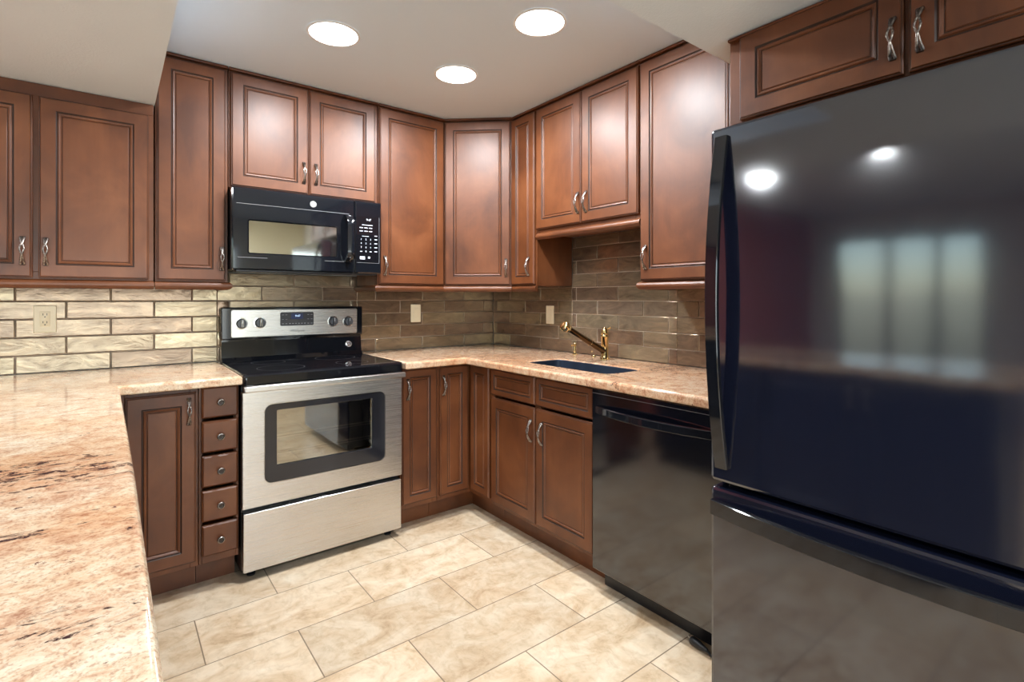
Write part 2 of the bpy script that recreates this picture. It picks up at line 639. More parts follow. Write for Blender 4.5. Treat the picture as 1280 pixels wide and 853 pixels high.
def pull_mesh():
    """twisted two-strand arched pull with flared feet, 104 mm tall, facing -y"""
    bm = nb()
    L = .104
    N = 26
    key = [(0, .0050), (.12, .0034), (.24, .0008), (.34, .0046), (.45, .0068), (.56, .0042), (.66, -.0008), (.8, -.0030), (1, -.0056)]
    def lat(t):
        for (a, va), (b, vb) in zip(key, key[1:]):
            if t <= b:
                q = (t - a) / (b - a)
                q = q * q * (3 - 2 * q)
                return va + (vb - va) * q
        return key[-1][1]
    for sg in (1, -1):
        pts, rad = [], []
        for i in range(N + 1):
            tt = i / N
            out = .002 + .024 * math.sin(math.pi * tt) ** .75
            pts.append((sg * lat(1 - tt), -out - (.0012 if sg > 0 else 0) * math.sin(2 * math.pi * tt), (tt - .5) * L))
            rad.append(.0029 + .0016 * abs(2 * tt - 1) ** 3)
        tube(bm, pts, rad, 8, 0)
    for z, s in ((L / 2, 1), (-L / 2, -1)):
        plate(bm, [(-.0085, z - .009 * (s < 0) - .002), (.0085, z - .009 * (s < 0) - .002), (.0085, z + .009 * (s > 0) + .002), (-.0085, z + .009 * (s > 0) + .002)] if False else
              [(-.0075, z - .005), (.0075, z - .005), (.0075, z + .005), (-.0075, z + .005)], [(0, 0), (0, .003), (.0015, .0045)], XZ, 1)
    return to_mesh('pull', bm, [PEWTER, PEWTER_D], 50)


def knob_mesh():
    bm = nb()
    M = Matrix.Rotation(R(90), 4, 'X')
    lathe(bm, [(.006, 0), (.005, .010), (.007, .013), (.0125, .016), (.0150, .020), (.0150, .023), (.0128, .026), (.0105, .0262), (.0092, .0235, 1), (.004, .0225, 1), (0, .0235, 1)], M, 26)
    return to_mesh('knob', bm, [PEWTER, PEWTER_D], 50)


PULL, KNOB = pull_mesh(), knob_mesh()


def add_door(root, x, y, z, w, h, st=.056, pull=None, rz=0.0, name='door', mats=None):
    """x, y, z: lower left corner on the face-frame plane; pull = (dx from door's left, z centre above door bottom)"""
    d = obj(name, door_mesh(w, h, st, mats=mats), None, root, (x, y, z), rz)
    if pull:
        obj('handle', PULL, None, d, (pull[0], -.020, pull[1]))
    return d


def carcass(bm, w, d, z0, z1, stile=.03, rail=.03, top=True, t=.016, mid=(), side_top=None):
    """open-fronted box with a face frame; front plane at y = -d"""
    zs = side_top or z1
    box(bm, 0, t, -d + .02, 0, z0, zs); box(bm, w - t, w, -d + .02, 0, z0, zs)
    box(bm, t, w - t, -d + .02, 0, z0, z0 + t, 1)
    if top:
        box(bm, t, w - t, -d + .02, 0, z1 - t, z1, 1)
    box(bm, t, w - t, -.006, 0, z0 + t, z1 - (t if top else 0), 1)
    box(bm, 0, stile, -d, -d + .02, z0, z1, 0, .0012, 1); box(bm, w - stile, w, -d, -d + .02, z0, z1, 0, .0012, 1)
    box(bm, stile, w - stile, -d, -d + .02, z0, z0 + rail, 0, .0012, 1); box(bm, stile, w - stile, -d, -d + .02, z1 - rail, z1, 0, .0012, 1)
    for m in mid:
        box(bm, m - .02, m + .02, -d, -d + .02, z0 + rail, z1 - rail, 0, .0012, 1)


RAILP = [(0, 0), (.008, 0), (.016, -.006), (.020, -.014), (.020, -.022), (.015, -.028), (.010, -.033), (0, -.036)]   # (out, down)


def light_rail(root, w, d, z, back_l=False, back_r=False, y_in=0.03):
    """moulded strip under a cabinet front"""
    bm = nb()
    def run(p0, p1, nrm0, nrm1):
        ra = [bm.verts.new((p0[0] + nrm0[0] * o, p0[1] + nrm0[1] * o, z + h)) for o, h in RAILP]
        rb = [bm.verts.new((p1[0] + nrm1[0] * o, p1[1] + nrm1[1] * o, z + h)) for o, h in RAILP]
        for k in range(len(RAILP)):
            q = (k + 1) % len(RAILP)
            bm.faces.new((ra[k], ra[q], rb[q], rb[k]))
        bm.faces.new(ra); bm.faces.new(rb)
    f = -d + .004
    run((0, f), (w, f), ((-1 if back_l else 0), -1), ((1 if back_r else 0), -1))
    if back_l:
        run((0, f), (0, -.002), (-1, -1), (-1, 0))
    if back_r:
        run((w, f), (w, -.002), (1, -1), (1, 0))
    bmesh.ops.recalc_face_normals(bm, faces=bm.faces[:])
    return obj('light_rail', bm, WOOD, root)


def upper(label, loc, rz, w, h, d, doors, rail=True, rl=False, rr=False, crown=True, st=.056, mid=(), group=None, extra_top=0):
    r = thing('wall_cabinet', label, 'cabinet', loc, rz, group)
    bm = nb(); carcass(bm, w, d, 0, h, mid=mid)
    obj('carcass', bm, [WOOD, WOOD_IN], r)
    for x, z, dw, dh, pl in doors:
        add_door(r, x, -d, z, dw, dh, st, pl)
    if rail:
        light_rail(r, w, d, 0, rl, rr)
    if crown:
        bm = nb(); box(bm, 0, w, -d - .022, -d, h - .013, h - .001, 0, .003)
        obj('top_trim', bm, GLAZE if False else WOOD, r)
    return r


UD = .315               # wall cabinet depth to the frame
ZU = 1.33 - .006        # underside of the tall wall cabinets
HU = ZC - .002 - ZU
PH = .105               # pull centre above the door's foot
dz, dh = .006, 2.338 - 1.33

# ------------------------------------------------------------ wall cabinets
upper('double wall cabinet with two wide doors tucked under the lowered ceiling at far left', (-2.868, 0, ZU), 0, .779, ZS - .004 - ZU, UD,
      [(.018, dz, .363, .728, (.335, PH)), (.399, dz, .361, .728, (.022, PH))], crown=False, mid=(.39,))
_r = bpy.context.scene.objects['wall_cabinet']
bm = nb(); box(bm, 0, .777, -UD - .003, -UD, .737, .784, 0, .001); obj('top_trim', bm, WOOD, _r)
upper('tall narrow wall cabinet with one door left of the microwave', (-2.085, 0, ZU), 0, .288, HU, UD,
      [(.006, dz, .272, dh, (.254, PH))], rr=True)
upper('short two door wall cabinet directly above the black microwave', (-1.794, 0, 1.782), 0, .752, ZC - .002 - 1.782, UD,
      [(.009, .008, .359, .548, (.336, .108)), (.374, .008, .361, .548, (.032, .108))], rail=False, mid=(.371,))
upper('tall wall cabinet with one wide door right of the microwave', (-1.038, 0, ZU), 0, .433, HU, UD,
      [(.006, dz, .420, dh, (.030, PH))], rl=True)

# diagonal corner cabinet
A, B2 = Vector((-.601, -.318)), Vector((-.288, -.598))
rc = thing('wall_cabinet', 'diagonal corner wall cabinet with one pale reflecting door facing out of the corner', 'cabinet', (0, 0, ZU))
bm = nb()
plate(bm, [(-.001, -.001), (-.601, -.001), (A.x, A.y), (B2.x, B2.y), (-.001, -.598)], [(0, 0), (0, HU)], XY)
obj('carcass', bm, [WOOD], rc, smooth=0)
dv = B2 - A
ang = math.atan2(dv.y, dv.x)
Ld = dv.length
add_door(rc, A.x + dv.x / Ld * .006, A.y + dv.y / Ld * .006, dz, Ld - .014, dh, .056, (Ld - .014 - .026, PH), ang)
nrm = Vector((dv.y, -dv.x)) / Ld
bm = nb()
pa, pb = A, B2
ra = [bm.verts.new((pa.x + nrm.x * o - dv.x / Ld * o * .0, pa.y + nrm.y * o, h)) for o, h in RAILP]
rb = [bm.verts.new((pb.x + nrm.x * o, pb.y + nrm.y * o, h)) for o, h in RAILP]
for k in range(len(RAILP)):
    q = (k + 1) % len(RAILP)
    bm.faces.new((ra[k], ra[q], rb[q], rb[k]))
bm.faces.new(ra); bm.faces.new(rb)
obj('light_rail', bm, WOOD, rc)
bm = nb()
u = dv / Ld
plate(bm, [tuple(A + nrm * .0), tuple(A + nrm * .022), tuple(B2 + nrm * .022), tuple(B2)], [(0, HU - .013), (0, HU - .001)], XY)
obj('top_trim', bm, WOOD, rc, smooth=0)

UR = .280
q90 = -R(90)
upper('narrow single door wall cabinet between the corner cabinet and the sink wall cabinet', (0, -.600, ZU), q90, .230, HU, UR,
      [(.004, dz, .217, dh, (.172, PH))], st=.05)
upper('short two door wall cabinet above the sink with a raised moulded bottom', (0, -.832, 1.622), q90, .745, ZC - .002 - 1.622, UR,
      [(.005, .022, .361, 2.338 - 1.646, (.345, .105)), (.372, .022, .367, 2.338 - 1.646, (.036, .103))], mid=(.368,))
upper('tall wall cabinet with one broad door beside the refrigerator', (0, -1.579, ZU), q90, .505, HU, UR,
      [(.004, dz, .495, dh, (.034, PH))], rl=True)
# deep cabinet over the refrigerator, with its filler panel
ro = thing('wall_cabinet', 'deep two door cabinet above the black refrigerator under the lowered ceiling', 'cabinet', (0, -2.197, 1.825), q90)
bm = nb(); carcass(bm, .957, .60, 0, ZS - .003 - 1.825, stile=.045, mid=(.488,)); obj('carcass', bm, [WOOD, WOOD_IN], ro)
add_door(ro, .040, -.60, .004, .443, .272, .058, (.422, .097))
add_door(ro, .494, -.60, .004, .443, .272, .058, (.026, .097))
bm = nb(); box(bm, 0, .957, -.618, -.60, ZS - .003 - 1.825 - .010, ZS - .004 - 1.825, 0, .003); obj('top_trim', bm, WOOD, ro)

# ------------------------------------------------------------ base cabinets
BD = .58
ZB0, ZB1 = .118, .872


def toe(root, pts, z1=ZB0):
    bm = nb(); plate(bm, pts, [(0, 0.001), (0, z1)], XY)
    return obj('toe_kick', bm, WOOD, root, smooth=0)


def base(label, loc, rz, w, top=False, mid=(), stile=.03, side_top=None, td=.487):
    r = thing('base_cabinet', label, 'cabinet', loc, rz)
    bm = nb(); carcass(bm, w, BD, ZB0, ZB1, stile=stile, top=top, mid=mid, side_top=side_top); obj('carcass', bm, [WOOD, WOOD_IN], r)
    toe(r, [(0, -td), (w, -td), (w, -.002), (0, -.002)])
    return r


b = base('base cabinet with one door in the corner where the peninsula meets the back counter', (-2.228, 0, 0), 0, .279, True)
add_door(b, .032, -BD, .142, .238, .712, .055, (.212, .635))
b = base('narrow base cabinet with five small knobbed drawers left of the range', (-1.947, 0, 0), 0, .151, True, stile=.012)
for k in range(5):
    zt = .870 - k * .1462
    dr = obj('drawer', door_mesh(.137, .1315, 0, .022, True), None, b, (.009, -BD, zt - .1315))
    obj('knob', KNOB, None, dr, (.0685, -.022, .066))
b = base('narrow one door base cabinet right of the range', (-1.026, 0, 0), 0, .222, True)
add_door(b, .006, -BD, .145, .210, .722, .046, (.030, .615))

# corner base with a two-leaf folding door
b = thing('base_cabinet', 'inside corner base cabinet with a folding two panel door', 'cabinet', (0, 0, 0))
bm = nb()
plate(bm, [(-.802, -.001), (-.802, -BD), (-BD, -BD), (-BD, -.802), (-.001, -.802), (-.001, -.001)], [(0, ZB0), (0, ZB1)], XY)
obj('carcass', bm, WOOD, b, smooth=0)
toe(b, [(-.802, -.001), (-.802, -.487), (-.503, -.487), (-.503, -.802), (-.001, -.802), (-.001, -.001)])
add_door(b, -.790, -BD, .145, .186, .722, .046, (.018, .615))
add_door(b, -BD, -.606, .145, .186, .722, .046, None, q90)

b = base('sink base cabinet with two doors under two false drawer fronts', (0, -.804, 0), q90, .776, False, (.382,), .02, .70, .503)
add_door(b, .006, -BD, .138, .372, .570, .056, (.347, .455))
add_door(b, .384, -BD, .138, .386, .570, .056, (.050, .455))
add_door(b, .006, -BD, .722, .372, .142, .034, None, 0, 'false_drawer_front')
add_door(b, .384, -BD, .722, .386, .142, .034, None, 0, 'false_drawer_front')

# peninsula base: faces the kitchen (+x)
b = thing('base_cabinet', 'long dark navy peninsula base cabinet under the granite bar at left', 'cabinet', (-2.86, -2.66, 0), R(90))
bm = nb(); carcass(bm, 1.99, .60, ZB0, ZB1, mid=(.5, 1.0, 1.5)); obj('carcass', bm, [NAVY, WOOD_IN], b)
t_ = toe(b, [(0, -.53), (1.99, -.53), (1.99, -.002), (0, -.002)]); t_.data.materials[0] = NAVY
for k in range(4):
    add_door(b, .012 + k * .492, -.60, .142, .482, .715, .056, (.45 if k % 2 == 0 else .03, .62), mats=[NAVY, NAVY])

# ------------------------------------------------------------ granite worktops
def bullnose(th, z1, r=.012):
    pr = [(.004, z1 - th)]
    for k in range(5):
        a = R(90 * k / 4)
        pr.append((.006 * (1 - math.sin(a)), z1 - th + .006 * (1 - math.cos(a))))
    for k in range(6):
        a = R(90 * k / 5)
        pr.append((r * (1 - math.cos(a)), z1 - r + r * math.sin(a)))
    return pr


ZT = .914
bm = nb()
plate(bm, [(-2.945, -2.73), (-2.200, -2.73), (-2.202, -1.9), (-2.206, -1.4), (-2.213, -.80), (-2.216, -.655), (-1.794, -.655), (-1.794, -.0005), (-2.945, -.0005)],
      bullnose(.038, ZT), XY)
tag(obj('granite_countertop', bm, GRANITE), 'pink speckled granite worktop running from the range round onto the peninsula at left', 'countertop')
SX0, SX1, SY0, SY1 = -.512, -.272, -1.578, -1.008
hole = rrect(SX0, SX1, SY0, SY1, .045)
bm = nb()
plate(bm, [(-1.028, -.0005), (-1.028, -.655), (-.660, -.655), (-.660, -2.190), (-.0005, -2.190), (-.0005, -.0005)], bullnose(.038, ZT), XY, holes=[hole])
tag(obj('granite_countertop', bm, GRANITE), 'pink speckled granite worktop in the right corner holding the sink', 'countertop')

# sink
sk = thing('undermount_sink', 'dark blue-black undermount sink bowl set in the granite worktop', 'sink', (0, 0, ZT - .20))
bm = nb()
z1 = .20 - .0395
Q = [(p[0], p[1]) for p in hole]
prof = [(.0015, z1 - .012), (.0015, .193), (.0035, .1955), (.006, .193), (.008, .150), (.014, .025), (.022, .010), (.047, .004)]
prof = [(.044, 0), (.018, .003), (.010, .022), (.0035, .150), (-.0005 + .001, .158)] + prof
plate(bm, Q, prof, XY)
obj('bowl', bm, SINKM, sk)
bm = nb(); lathe(bm, [(.040, .0045), (.040, .007), (.030, .008), (.026, .0055), (0, .005)], Matrix.Translation((-.39, -1.29, 0))); obj('drain', bm, CHROME, sk)

# ------------------------------------------------------------ backsplash
def clip(r, regs):
    out = []
    for a0, a1, b0, b1 in regs:
        x0, x1, z0, z1 = max(r[0], a0), min(r[1], a1), max(r[2], b0), min(r[3], b1)
        if x1 - x0 > .004 and z1 - z0 > .004:
            out.append((x0, x1, z0, z1))
    return out


def backsplash(label, loc, rz, xmin, xmax, jA, jB, regs, pitch=.331, z0=.912, ph=.0805, rows=9):
    """local x along the wall, tiles face -y at y = 0"""
    bm = nb()
    g2 = .0016
    for a0, a1, b0, b1 in regs:
        box(bm, a0, a1, .0035, .0115, b0, b1, 1)
    for r in range(-4, rows):
        j = jA if r % 2 == 0 else jB
        k0 = math.floor((xmin - j) / pitch) - 1
        for k in range(k0, k0 + int((xmax - xmin) / pitch) + 4):
            xa, xb = j + k * pitch, j + (k + 1) * pitch
            for (x0, x1, za, zb) in clip((xa + g2, xb - g2, z0 + r * ph + g2, z0 + (r + 1) * ph - g2), regs):
                n0 = len(bm.verts)
                box(bm, x0, x1, 0, .006, za, zb, 0, .0030, 3)
                bm.verts.ensure_lookup_table()
                cx, cz = (x0 + x1) / 2, (za + zb) / 2
                tx, tz = random.gauss(0, .006), random.gauss(0, .012)
                for v in bm.verts[n0:]:
                    v.co.y += (v.co.x - cx) * tx + (v.co.z - cz) * tz
    o = obj('tile_backsplash', bm, [TILE, GROUT], None, loc, rz)
    return tag(o, label, 'backsplash')


backsplash('bronze glass brick tile backsplash on the back wall behind the range', (0, .0005, 0), 0, -2.95, 0, -2.572, -2.402,
           [(-2.95, -1.797, .915, ZU - .001), (-1.797, -1.038, .70, 1.384), (-1.038, .0003, .915, ZU - .001)])
# right wall: local x = -world y
backsplash('bronze glass brick tile backsplash on the right wall behind the sink', (.0005, 0, 0), q90, 0, 2.2, .205, .047,
           [(.0, .832, .915, ZU - .001), (.832, 1.577, .915, 1.620), (1.577, 2.19, .915, ZU - .001)], pitch=.3305)

# ------------------------------------------------------------ outlets
def outlet(label, loc, rz, w, h, kind):
    r = thing('wall_outlet', label, 'outlet', loc, rz)
    bm = nb(); plate(bm, rrect(-w / 2, w / 2, 0, h, .004), [(0, 0), (0, .003), (.003, .006)], XZ); obj('cover_plate', bm, IVORY, r)
    if kind == 'duplex':
        bm = nb()
        plate(bm, rrect(-.0175, .0175, h / 2 - .034, h / 2 + .034, .003), [(0, .005), (0, .0075), (.001, .0082)], XZ, 0)
        for dzz in (.0155, -.0195):
            zc = h / 2 + dzz
            for sx in (-.0065, .0065):
                box(bm, sx - .0012, sx + .0012, -.0086, -.008, zc + .001, zc + .010, 1)
            lathe(bm, [(.0026, .008), (.0026, .0087), (0, .0087)], Matrix.Translation((0, 0, zc - .006)) @ Matrix.Rotation(R(90), 4, 'X'), 10, 1)
        obj('receptacle', bm, [IVORY, DARKSLOT], r)
    else:
        bm = nb()
        plate(bm, rrect(-.0165, .0165, h / 2 - .033, h / 2 + .033, .002), [(0, .005), (0, .0065), (.0012, .0085)], XZ, 0)
        obj('rocker_switch', bm, [IVORY, DARKSLOT], r)
    for zc in (h * .09, h * .91):
        bm = nb(); lathe(bm, [(.0028, .006), (.0025, .0068), (0, .0072)], Matrix.Translation((0, 0, zc)) @ Matrix.Rotation(R(90), 4, 'X'), 10)
        obj('screw', bm, IVORY, r)
    return r


outlet('ivory double socket wall outlet on the tiles left of the range', (-2.474, -.0005, 1.093), 0, .078, .123, 'duplex')
o_ = outlet('ivory wall switch plate on the tiles right of the range', (-.636, -.0005, 1.090), 0, .072, .118, 'rocker'); o_.name = 'wall_switch'; o_['category'] = 'switch'
o_ = outlet('ivory wall switch plate on the right wall left of the faucet', (-.0005, -.632, 1.084), q90, .073, .117, 'rocker'); o_.name = 'wall_switch'; o_['category'] = 'switch'

# ------------------------------------------------------------ electric range
rg = thing('electric_range', 'freestanding stainless steel electric range with black glass cooktop', 'stove', (-1.790, 0, 0))
RW = .757
FY = -.622
bm = nb(); box(bm, .004, RW - .004, -.578, -.02, .03, .862, 0, .004); obj('body', bm, BLACK_M, rg)
# cooktop: black glass in a raised black rim
bm = nb()
plate(bm, rrect(.001, RW - .001, -.640, -.03, .016), [(.004, .863), (0, .870), (0, .905), (.004, .913), (.010, .916), (.016, .9155), (.019, .9135)], XY)
obj('cooktop', bm, BLACK_GLASS, rg)
bm = nb()
for cx, cy, rr_ in ((.20, -.46, .105), (.55, -.46, .08), (.20, -.20, .08), (.55, -.20, .105)):
    bm = nb(); lathe(bm, [(rr_, .91352), (rr_ + .0008, .91365), (rr_ + .0016, .91352)], Matrix.Translation((cx, cy, 0)), 40)
    obj('burner_ring', bm, Mat('burner_print', (.05, .05, .055), .3).m, rg)
# backguard: lower sloped splash and upper control housing
bm = nb()
Pq = [(-.030, .913), (-.092, .913), (-.072, .935), (-.060, 1.018), (-.060, 1.026), (-.030, 1.026)]
va = [bm.verts.new((.004, y, z)) for y, z in Pq]
vb = [bm.verts.new((RW - .004, y, z)) for y, z in Pq]
for k in range(len(Pq)):
    q = (k + 1) % len(Pq)
    bm.faces.new((va[k], va[q], vb[q], vb[k]))
bm.faces.new(va); bm.faces.new(vb)
box(bm, 0, RW, -.078, -.022, 1.030, 1.200, 0, .006, 3)
box(bm, .008, RW - .008, -.066, -.03, 1.0255, 1.0305)
obj('backguard', bm, BLACK, rg, smooth=30)
bm = nb()
for k in range(3):
    box(bm, .035 + k * .075, .095 + k * .075, -.0785 + .016, -.0725 + .016, 1.0215, 1.0265, 0, .0015, 1)
obj('vent_slot', bm, DARKSLOT, rg)
bm = nb(); plate(bm, rrect(.046, RW - .034, 1.040, 1.187, .010), [(0, .0765), (0, .0795), (.002, .0812)], XZ); cp = obj('control_panel', bm, STEEL, rg)
CY = -.0812
for kx, kz in ((.094, 1.114), (.184, 1.116), (.577, 1.113), (.667, 1.111)):
    bm = nb()
    M = Matrix.Translation((0, 0, 0)) @ Matrix.Rotation(R(90), 4, 'X')
    lathe(bm, [(.031, 0, 1), (.031, .0015, 1), (.0265, .002, 1), (.0245, .002), (.0235, .020), (.021, .0235), (0, .024)], M, 30)
    box(bm, -.0060, .0060, -.034, -.02, -.021, .021, 0, .003)
    box(bm, -.0046, -.0026, -.0345, -.033, -.018, .018, 1); box(bm, .0026, .0046, -.0345, -.033, -.018, .018, 1)
    box(bm, -.0009, .0009, -.0346, -.033, .002, .020, 2)
    k_ = obj('knob', bm, [Mat('knob_black', (.07, .075, .085), .3).m if 'knob_black' not in bpy.data.materials else bpy.data.materials['knob_black'], CHROME, WHITE_INK], rg, (kx, CY, kz))
    bm = nb()
    for j in range(9):
        a = R(-120 + 240 * j / 8)
        x_, z_ = .0365 * math.sin(a), .0365 * math.cos(a)
        box(bm, x_ - .0008, x_ + .0008, -.0004, .0002, z_ - .0016, z_ + .0016)
    obj('dial_marking', bm, GREY_INK, k_)
bm = nb()
plate(bm, rrect(.287, .467, 1.095, 1.171, .008), [(0, 0), (0, .0012), (.0015, .002)], XZ)
for j in range(6):
    box(bm, .334 + j * .016, .342 + j * .016, -.0023, -.0018, 1.106, 1.109, 1)
for xx in (.296, .314, .432, .450):
    for zz in (1.106, 1.130, 1.155):
        box(bm, xx, xx + .010, -.0023, -.0018, zz, zz + .002, 1)
dp = obj('display_panel', bm, [Mat('display_smoke', (.045, .045, .05), .25).m, Mat('panel_print', (.33, .33, .36), .5).m], rg, (0, CY + .0003, 0))
bm = nb(); plate(bm, rrect(.344, .408, 1.132, 1.164, .002), [(0, .0018), (.0005, .0025)], XZ); obj('screen', bm, SCREEN, dp)
bm = nb(); text_into(bm, '9:47', .016, .379, 1.149, -.0027); obj('clock_digits', bm, CLOCK, dp)
bm = nb(); text_into(bm, 'Whirlpool', .0185, .378, 1.066, CY - .0003); obj('maker_lettering', bm, Mat('dark_print', (.06, .06, .065), .5).m, rg)
# round badge on the splash
bm = nb()
Mb = Matrix.Translation((.676, -.066, .975)) @ Matrix.Rotation(R(82), 4, 'X')
lathe(bm, [(.019, 0), (.019, .002), (.0175, .0026), (.0165, .0022, 1), (.0125, .0022, 1), (.0115, .0026), (.006, .0028), (.005, .0024, 1), (0, .0024, 1)], Mb, 28)
obj('badge', bm, [CHROME, Mat('badge_grey', (.22, .21, .22), .4).m], rg)
# oven door
bm = nb()
hole_w = rrect(.092, .662, .419, .771, .032)
plate(bm, rrect(.001, RW - .001, .322, .836, .004), [(0, .584), (0, -FY - .003), (.003, -FY)], XZ, holes=[hole_w])
od = obj('oven_door', bm, STEEL, rg, smooth=30)
bm = nb()
inner = rrect(.143, .593, .492, .742, .006)
plate(bm, rrect(.0925, .6615, .4195, .7705, .0315), [(0, .590), (0, .6195), (.002, .6215)], XZ, holes=[inner])
obj('window_surround', bm, Mat('oven_frame_glass', (.016, .016, .020), .06, spec=.6).m, od, smooth=30)
bm = nb(); plate(bm, inner, [(.0003, .606), (.0003, .612)], XZ); obj('window_glass', bm, OVEN_GLASS, od, smooth=0)
bm = nb()
ring_o, ring_i = rrect(.090, .664, .417, .773, .034), rrect(.0922, .6618, .4192, .7708, .0318)
plate(bm, ring_o, [(0, -FY - .0005), (.0006, -FY + .0012)], XZ, holes=[ring_i]); obj('window_trim', bm, CHROME, od)
# full-width handle rail
bm = nb()
box(bm, .000, RW + .000, -.668, -.640, .838, .866, 0, .006, 3)
box(bm, .012, .045, -.645, -.618, .842, .862); box(bm, RW - .045, RW - .012, -.645, -.618, .842, .862)
obj('handle', bm, STEEL, od)
# cavity behind the window, with racks
bm = nb()
box(bm, .10, .66, -.5815, -.58, .40, .78)
for a in ((.10, .105, -.583, -.579, .40, .78),):
    pass
bm.free()
bm = nb()
for k in range(2):
    zz = .545 + k * .075
    tube(bm, [(.12, -.588, zz), (.64, -.588, zz)], .0034, 6)
    tube(bm, [(.12, -.586, zz - .012), (.64, -.586, zz - .012)], .0026, 6)
obj('rack', bm, RACK, rg)
bm = nb(); plate(bm, rrect(.006, RW - .006, .045, .302, .004), [(0, .584), (0, -FY - .0015), (.0015, -FY)], XZ); obj('storage_drawer', bm, STEEL, rg, smooth=30)
for px, py in ((.05, -.55), (RW - .05, -.55), (.05, -.08), (RW - .05, -.08)):
    bm = nb(); lathe(bm, [(.018, 0.0005), (.018, .008), (.010, .012), (.010, .031)], None, 16); obj('leveling_foot', bm, BLACK_M, rg, (px, py, 0))

# ------------------------------------------------------------ microwave
mw = thing('microwave', 'black over-the-range microwave mounted under the short wall cabinet', 'microwave', (-1.793, 0, 1.384))
MWW, MH, MF = .741, .394, -.400
bm = nb(); box(bm, .002, MWW - .002, -.372, -.005, .004, MH, 0, .003); obj('housing', bm, BLACK_M, mw)
SPX = .591
bm = nb()
whole = rrect(.073, .492, .082, .236, .006)
plate(bm, rrect(0, SPX - .002, .0, MH - .001, .006), [(0, .370), (0, -MF - .006), (.006, -MF)], XZ, holes=[whole])
dm = obj('door', bm, BLACK, mw, smooth=30)
bm = nb(); plate(bm, whole, [(.0003, .380), (.0003, -MF - .0012)], XZ); obj('window', bm, MW_GLASS, dm, smooth=0)
bm = nb()
box(bm, .02, SPX - .03, MF - .0008, MF + .001, .3135, .3155); box(bm, .025, .155, MF - .0008, MF + .001, .058, .060); box(bm, .43, SPX - .06, MF - .0008, MF + .001, .058, .060)
obj('seam_line', bm, GREY_INK, dm)
bm = nb()
N = 18
prev = None
for i in range(N + 1):
    tt = i / N
    z = .058 + tt * .250
    out = .012 + .030 * min(1, math.sin(math.pi * tt) * 2.2) if 0 < tt < 1 else .0
    sec = [(.532, MF - out + .0), (.532, MF - out - .014), (.546, MF - out - .020), (.566, MF - out - .018), (.572, MF - out - .006), (.566, MF - out)]
    rgv = [bm.verts.new((x, min(y, MF + .001), z)) for x, y in sec]
    if prev:
        for k in range(6):
            bm.faces.new((prev[k], prev[(k + 1) % 6], rgv[(k + 1) % 6], rgv[k]))
    else:
        bm.faces.new(rgv)
    prev = rgv
bm.faces.new(prev)
obj('handle', bm, BLACK, dm, smooth=50)
bm = nb()
Mg = Matrix.Translation((.372, MF - .0004, .346)) @ Matrix.Rotation(R(90), 4, 'X')
lathe(bm, [(.0165, -.001), (.0165, .0012), (.0150, .0018), (.0138, .0014, 1), (.0130, .0014, 1), (.0122, .0016), (0, .0016)], Mg, 28)
text_into(bm, 'GE', .0135, .372, .346, MF - .0022, 1, .35)
obj('emblem', bm, [Mat('emblem_silver', (.33, .33, .31), .45, metal=.0).m, GREY_INK], dm)
bm = nb(); plate(bm, rrect(SPX, MWW, .0, MH - .001, .006), [(0, .370), (0, -MF - .006), (.006, -MF)], XZ); kp = obj('control_panel', bm, BLACK, mw, smooth=30)
bm = nb(); plate(bm, rrect(SPX + .010, MWW - .016, .058, .312, .006), [(0, -MF - .0005), (.0006, -MF + .0010)], XZ); 
ky = MF - .0014
nf0 = len(bm.faces)
cols = (.625, .652, .678)
for r_, row in enumerate(('123', '456', '789')):
    for c_, ch in enumerate(row):
        text_into(bm, ch, .013, cols[c_], .185 - r_ * .022, ky)
text_into(bm, '0', .013, cols[1], .119, ky)
for xx in (cols[0], cols[2]):
    box(bm, xx - .006, xx + .006, ky - .0003, ky, .117, .121)
for z_ in (.246, .228):
    for xx in cols:
        box(bm, xx - .009, xx + .009, ky - .0003, ky, z_, z_ + .004)
for z_ in (.205, .185, .163, .141, .119):
    box(bm, .700, .716, ky - .0003, ky, z_, z_ + .004)
box(bm, .630, .690, ky - .0003, ky, .262, .265); box(bm, .630, .668, ky - .0003, ky, .201, .2035)
box(bm, .618, .646, ky - .0003, ky, .076, .092); box(bm, .664, .676, ky - .0003, ky, .082, .092)
text_into(bm, '9:47', .016, .668, .292, ky)
for f_ in bm.faces[nf0:]:
    f_.material_index = 1
obj('keypad', bm, [BLACK_GLASS, WHITE_INK], kp)
bm = nb(); box(bm, MWW - .014, MWW - .0125, MF - .0012, MF, .058, .31); box(bm, SPX + .01, MWW - .014, MF - .0012, MF, .0565, .058); obj('panel_trim', bm, GREY_INK, kp)
bm = nb()
for x0, x1 in ((.04, .24), (.50, .70)):
    bm = nb(); box(bm, x0, x1, -.30, -.16, -.003, .006, 0, .002); obj('grease_filter', bm, STEEL, mw)

bm = nb(); box(bm, .02, MWW - .02, -.385, -.34, -.010, .003, 0, .002); obj('vent_grille', bm, BLACK_M, mw)

# ------------------------------------------------------------ dishwasher
dwr = thing('dishwasher', 'black built-in dishwasher with a bowed bar handle', 'dishwasher', (0, -1.584, 0), q90)
DWW = .603
bm = nb(); box(bm, .004, DWW - .004, -.575, -.03, .10, .866, 0, .003); obj('tub_body', bm, BLACK_M, dwr)
bm = nb(); plate(bm, rrect(.002, DWW - .002, .100, .866, .004), [(0, .578), (0, .616), (.004, .620)], XZ); dd = obj('door', bm, DISHW, dwr, smooth=30)
bm = nb(); box(bm, .004, DWW - .004, -.6206, -.618, .846, .8475); obj('top_seam', bm, GREY_INK, dd)


